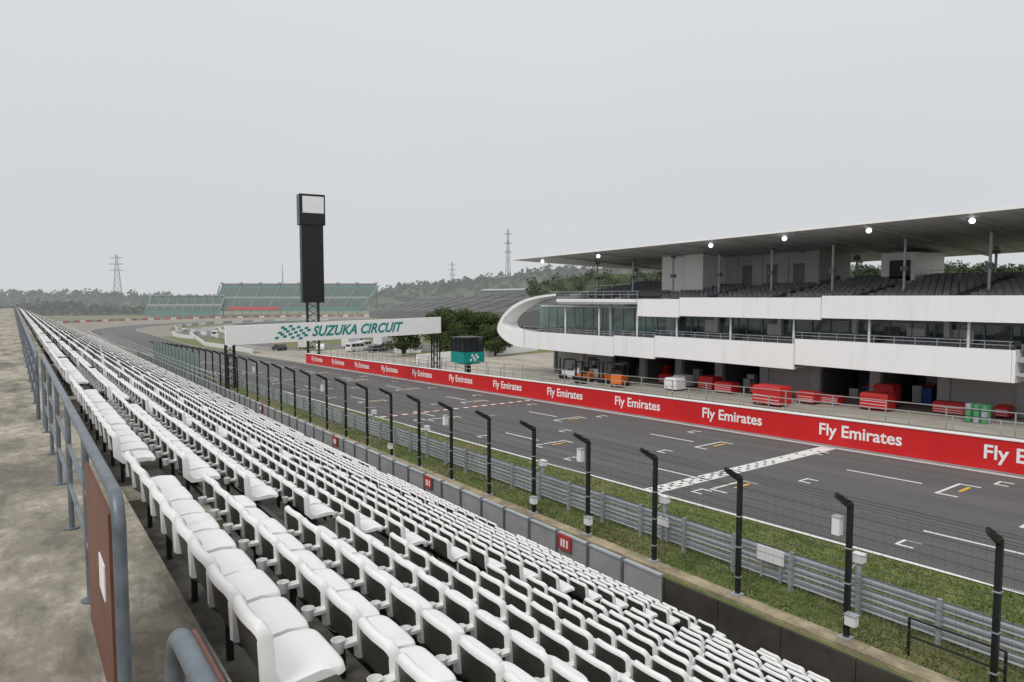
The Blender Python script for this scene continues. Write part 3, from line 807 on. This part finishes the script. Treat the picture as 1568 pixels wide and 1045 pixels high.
# ---------------- far grandstands
TH=-math.radians(36.2)
def farstand(name,X,Y,W,zb,zt,depth,ang,seat='stand_seats',fr='teal_far',topext=1.1,nb=16,red=False):
    e=MB(frame(X,Y,0,ang)); h=W/2
    for i in range(nb):
        z=zb+3+(zt-zb-3)*i/nb; y=depth*i/nb; hw=h*(1+(topext-1)*i/nb)
        e.box(-hw,hw,y,y+depth/nb,z-1.2,z,seat)
        e.box(-hw,hw,y+.02,y+.25,z+.002,z+.5,seat if i%3 else fr)
    for k_ in range(9):
        a=-1+k_*.25
        e.hexa([(h*a-.25,-.3,zb+3.0),(h*a+.25,-.3,zb+3.0),(h*a*topext+.25,depth,zt+.1),(h*a*topext-.25,depth,zt+.1)],[(h*a-.25,-.3,zb+3.5),(h*a+.25,-.3,zb+3.5),(h*a*topext+.25,depth,zt+.7),(h*a*topext-.25,depth,zt+.7)],'bank_grey')
        e.cyl((h*a*topext,depth,-13),(h*a*topext,depth,zt+2.8),.3,fr); e.cyl((h*a,0,-13),(h*a,0,zb+3),.3,fr)
        e.cyl((h*a*topext,depth,zt+2.8),(h*a*topext,depth-4,zt+2.3),.2,fr)
        e.box(h*a*topext-1.2,h*a*topext+1.2,depth-.4,depth,zt+2.8,zt+3.6,'far_steel')
    e.box(-h*topext,h*topext,depth,depth+.5,zt-1,zt+.6,fr); e.box(-h*topext,h*topext,depth-.2,depth+.1,zt+2.4,zt+2.8,'far_steel')
    e.box(-h*topext,h*topext,depth+.5,depth+.7,zt+.6,zt+2.4,'bank_grey')
    e.box(-h,h,-.6,-.3,zb+1.2,zb+4,fr)
    e.box(-h*1.03,h*1.03,depth*.45,depth*.45+.6,zb+3+(zt-zb-3)*.45,zb+3+(zt-zb-3)*.45+1.4,'far_steel')
    if red: e.box(-h*.8,-h*.1,-.9,-.6,zb+2.3,zb+4.2,'wall_red')
    for sg in (-1,1): e.cyl((sg*h,0,zb+2),(sg*h*topext*1.03,depth,zt+1),.6,fr)
    e.build(name)
farstand('corner_grandstand',156,480,104,-11,7.5,28,TH,red=True)
farstand('corner_grandstand',93,505,46,-13,-1.5,20,TH+.25,topext=1.0,nb=10)
e=MB(); a0,a1=(190,419),(162,192); nb=22
dx,dy=a1[0]-a0[0],a1[1]-a0[1]; l=math.hypot(dx,dy); nx_,ny_=-dy/l,dx/l
for i in range(nb):
    o0=i*1.5; o1=o0+1.5; f=i/nb
    zl=-9+7.5*f; zrr=-5.5+9.5*f
    Bq=[(a0[0]+nx_*o0,a0[1]+ny_*o0,zl-6),(a0[0]+nx_*o1,a0[1]+ny_*o1,zl-6),(a1[0]+nx_*o1,a1[1]+ny_*o1,zrr-6),(a1[0]+nx_*o0,a1[1]+ny_*o0,zrr-6)]
    Tq=[(p_[0],p_[1],p_[2]+6) for p_ in Bq]; e.hexa(Bq,Tq,'bank_grey' if i%3 else 'bank_dark')
def bank(f,g,dz=0):
    x=a0[0]+dx*f+nx_*33*g; y=a0[1]+dy*f+ny_*33*g
    zl=-9+7.5*g; zz=-5.5+9.5*g; return (x,y,zl+(zz-zl)*f+dz)
for q in range(1,12):
    f=q/12; e.cyl(bank(f,0,.1),bank(f,1,.25),.3,'bank_dark',4)
for g_ in (.0,.5,1.0):
    e.cyl(bank(0,g_,1.2),bank(1,g_,1.2),.07,'pit_rail',4)
    for q in range(40): e.cyl(bank(q/39,g_,0),bank(q/39,g_,1.3),.06,'pit_rail',4)
e.build('hillside_grandstand')
for i,(x,y,l_) in enumerate(((236,330,26),(222,262,7))):
    e=MB(frame(x,y,1.6-i*.1,1.45)); e.box(-l_,l_,-3,3,-8,2.4,'bank_grey'); e.extr([(-3.6,2.4),(0,3.4),(3.6,2.4)],-l_-.5,l_+.5,'far_steel',axis='x')
    for q in range(int(l_/2)): e.box(-l_+1+q*4,-l_+3+q*4,3,3.05,0,1.6,'glass')
    e.build('support_building')
def pylon(name,X,Y,zt,w,arms=True):
    e=MB(); zb=-14; n=9
    for i in range(n):
        f0,f1=i/n,(i+1)/n; z0=zb+(zt-zb)*f0; z1=zb+(zt-zb)*f1; w0=w*(1-f0*.88);w1=w*(1-f1*.88); r=.2
        c0=[(X-w0,Y-w0,z0),(X+w0,Y-w0,z0),(X+w0,Y+w0,z0),(X-w0,Y+w0,z0)];c1=[(X-w1,Y-w1,z1),(X+w1,Y-w1,z1),(X+w1,Y+w1,z1),(X-w1,Y+w1,z1)]
        for a in range(4):
            e.cyl(c0[a],c1[a],r,'pylon_steel',4); e.cyl(c0[a],c1[(a+1)%4],r*.6,'pylon_steel',4); e.cyl(c0[(a+1)%4],c1[a],r*.6,'pylon_steel',4); e.cyl(c1[a],c1[(a+1)%4],r*.6,'pylon_steel',4)
    if arms:
        for f in (.72,.83,.94):
            z=zb+(zt-zb)*f
            for sg in(-1,1): e.cyl((X,Y,z+1.2),(X+sg*w*1.15,Y-sg*w*.8,z),.22,'pylon_steel',4); e.cyl((X,Y,z-.6),(X+sg*w*1.15,Y-sg*w*.8,z),.22,'pylon_steel',4)
    e.build(name)
pylon('electricity_pylon',88,803,43.5,5); pylon('electricity_pylon',410,567,69,3.2,True); pylon('electricity_pylon',520,858,51,4); pylon('radio_mast',288,903,43,1.2,False)

# ---------------- vegetation
def leaf_cloud(cent,rad,n,size,rn):
    d=rn.normal(size=(n,3)); d/=np.linalg.norm(d,axis=1,keepdims=True); rr=rn.random((n,1))**.45
    c=np.array(cent)+d*rr*np.array(rad)
    a=rn.normal(size=(n,3));a/=np.linalg.norm(a,axis=1,keepdims=True); b2=np.cross(a,rn.normal(size=(n,3)));b2/=np.linalg.norm(b2,axis=1,keepdims=True)
    s_=size*(.5+rn.random((n,1)))
    return np.stack([c-a*s_,c-b2*s_*.6,c+a*s_,c+b2*s_*.6],1)
def tree(x,y,h,r,seed,name='tree'):
    rn=np.random.default_rng(seed); rd=random.Random(seed); g0=G(x,y); root=empty(name)
    e=MB(); e.cyl((x,y,g0-.2),(x+.1,y,g0+h*.35),.22,'bark',8,.16); e.cyl((x+.1,y,g0+h*.35),(x+.2,y+.1,g0+h*.8),.16,'bark',7,.05)
    qs=[]
    for i in range(24):
        a=rd.random()*6.28; f=.22+.7*rd.random(); rr=r*(1.05-abs(f-.45))*(.35+.6*rd.random())
        p=(x+math.cos(a)*rr,y+math.sin(a)*rr,g0+h*f)
        e.cyl((x+.1,y,g0+h*max(.15,f-.25)),p,.07,'bark',5,.02)
        qs.append(leaf_cloud(p,(r*.42,r*.42,h*.13),300,.17,rn))
    e.build('trunk',root); V=np.concatenate(qs).reshape(-1,3); Q=np.arange(len(V)).reshape(-1,4)
    quads_np('crown',V,Q,np.zeros(len(Q)),['leaf'],root)
for i,(x,y,h,r) in enumerate(((64,110,8.6,4.2),(69.5,113,9.0,4.6),(75,112,8.0,4.2),(60,117,7.4,3.6),(80,119,7,3.8),(73,105,6,3.4),(86,130,6.5,4),(92,140,7,4))): tree(x,y,h,r,i+1)
def forest(name,pts,mt,base,dens_,bs,leafn,leafs,depth,seed):
    rn=np.random.default_rng(seed); e=[];hv=MB()
    for (a,b2) in zip(pts[:-1],pts[1:]):
        L_=math.dist(a[:2],b2[:2]); n=max(2,int(L_*dens_))
        dx,dy=(b2[0]-a[0])/L_,(b2[1]-a[1])/L_; nx2,ny2=-dy,dx
        if nx2*a[0]+ny2*a[1]<0: nx2,ny2=-nx2,-ny2
        hv.hexa([(a[0]-nx2*depth,a[1]-ny2*depth,base-2),(b2[0]-nx2*depth,b2[1]-ny2*depth,base-2),(b2[0]+nx2*depth,b2[1]+ny2*depth,base-2),(a[0]+nx2*depth,a[1]+ny2*depth,base-2)],
                [(a[0],a[1],a[2]-bs*1.1),(b2[0],b2[1],b2[2]-bs*1.1),(b2[0]+nx2*3,b2[1]+ny2*3,b2[2]-bs*1.1),(a[0]+nx2*3,a[1]+ny2*3,a[2]-bs*1.1)],mt)
        for i in range(n):
            f=rn.random(); g_=rn.random()**1.4; zt=a[2]+(b2[2]-a[2])*f
            x=a[0]+dx*L_*f-nx2*depth*g_; y=a[1]+dy*L_*f-ny2*depth*g_
            z=zt+(base-zt)*g_-bs*.8+rn.normal(0,bs*.16); s_=bs*(.6+.6*rn.random())
            e.append(leaf_cloud((x,y,z),(s_,s_,s_*.9),leafn,leafs,rn))
    root=empty(name); hv.build('hill',root); V=np.concatenate(e).reshape(-1,3); Q=np.arange(len(V)).reshape(-1,4)
    quads_np('canopy',V,Q,np.zeros(len(Q)),[mt],root)
forest('distant_hill_forest',[(-90,930,9),(-27,887,7),(50,830,9),(131,772,6),(190,730,2),(244,689,4),(300,648,11),(330,625,17),(357,606,20),(385,585,24),(413,565,27),(447,540,34),(526,482,36),(650,390,34),(900,220,34)],'forest_far',-13,1.3,5.0,34,1.5,50,3)
forest('treeline',[(-60,620,-3),(20,600,-2),(60,580,-5),(110,560,-7)],'forest',-13,1.2,4,26,1.3,10,5)
forest('hillside_trees',[(184,237,9),(201,222,13),(240,190,14),(300,150,15),(360,105,16),(420,50,17)],'forest',-9,2.2,3.0,60,.6,16,9)

# ---------------- haze (thin homogeneous mist over the distance)
hz=bpy.data.materials.new('mist'); hz.use_nodes=True; nt=hz.node_tree; nt.nodes.clear()
o_=nt.nodes.new('ShaderNodeOutputMaterial'); ab=nt.nodes.new('ShaderNodeVolumeAbsorption'); em=nt.nodes.new('ShaderNodeEmission'); ad=nt.nodes.new('ShaderNodeAddShader')
SG=.00055
ab.inputs['Color'].default_value=(0,0,0,1); ab.inputs['Density'].default_value=SG
em.inputs['Color'].default_value=(.635,.65,.67,1); em.inputs['Strength'].default_value=SG
nt.links.new(ab.outputs[0],ad.inputs[0]); nt.links.new(em.outputs[0],ad.inputs[1]); nt.links.new(ad.outputs[0],o_.inputs['Volume'])
MATS['mist']=hz
e=MB(); e.box(-2900,3400,175,4900,-20,110,'mist'); e.build('mist')

# ---------------- camera, light, world
cam=bpy.data.cameras.new('camera'); cam.lens=24; cam.sensor_width=36; cam.clip_end=8000; cam.clip_start=.05
co=bpy.data.objects.new('camera',cam); bpy.context.collection.objects.link(co); co.location=(0,0,ZC)
co.rotation_euler=(math.radians(90-3.67),0,math.radians(-36.2)); bpy.context.scene.camera=co
sl=bpy.data.lights.new('sun','SUN'); sl.energy=1.4; sl.angle=math.radians(25); sl.color=(1,.97,.93)
so=bpy.data.objects.new('sun',sl); bpy.context.collection.objects.link(so)
sd=Vector((-.8,-.40,1.0)).normalized(); so.rotation_euler=sd.to_track_quat('Z','Y').to_euler()
el=math.asin(sd.z); 
w=bpy.data.worlds.new('World'); bpy.context.scene.world=w; w.use_nodes=True; nt=w.node_tree; N=nt.nodes; L=nt.links
bg=N['Background']; sky=N.new('ShaderNodeTexSky'); sky.sky_type='NISHITA'; sky.sun_disc=False; sky.sun_elevation=el; sky.sun_rotation=math.atan2(sd.x,sd.y)
tc=N.new('ShaderNodeTexCoord'); sp=N.new('ShaderNodeSeparateXYZ'); L.new(tc.outputs['Generated'],sp.inputs[0])
cr=N.new('ShaderNodeValToRGB'); el_=cr.color_ramp.elements
el_[0].position=0; el_[0].color=(.645,.66,.68,1); el_[1].position=1; el_[1].color=(1.0,1.0,1.0,1)
x_=cr.color_ramp.elements.new(.12); x_.color=(.63,.645,.67,1)
x_=cr.color_ramp.elements.new(.42); x_.color=(.74,.75,.765,1)
L.new(sp.outputs['Z'],cr.inputs['Fac'])
nz=N.new('ShaderNodeTexNoise'); nz.inputs['Scale'].default_value=1.8; nz.inputs['Detail'].default_value=4; nz.inputs['Roughness'].default_value=.45
mp=N.new('ShaderNodeMapping'); mp.inputs['Scale'].default_value=(1,1,3); L.new(tc.outputs['Generated'],mp.inputs[0]); L.new(mp.outputs[0],nz.inputs['Vector'])
mr=N.new('ShaderNodeMapRange'); mr.inputs[3].default_value=.96; mr.inputs[4].default_value=1.04; L.new(nz.outputs['Fac'],mr.inputs[0])
vm=N.new('ShaderNodeVectorMath'); vm.operation='SCALE'; L.new(cr.outputs['Color'],vm.inputs[0]); L.new(mr.outputs[0],vm.inputs['Scale'])
vs2=N.new('ShaderNodeVectorMath'); vs2.operation='SCALE'; vs2.inputs['Scale'].default_value=.1; L.new(sky.outputs[0],vs2.inputs[0])
mx=N.new('ShaderNodeMix'); mx.data_type='RGBA'; mx.inputs[0].default_value=.08; L.new(vm.outputs[0],mx.inputs[6]); L.new(vs2.outputs[0],mx.inputs[7])
L.new(mx.outputs[2],bg.inputs['Color']); bg.inputs['Strength'].default_value=1.04
sc=bpy.context.scene; sc.view_settings.view_transform='Standard'; sc.view_settings.look='None'; sc.view_settings.exposure=0
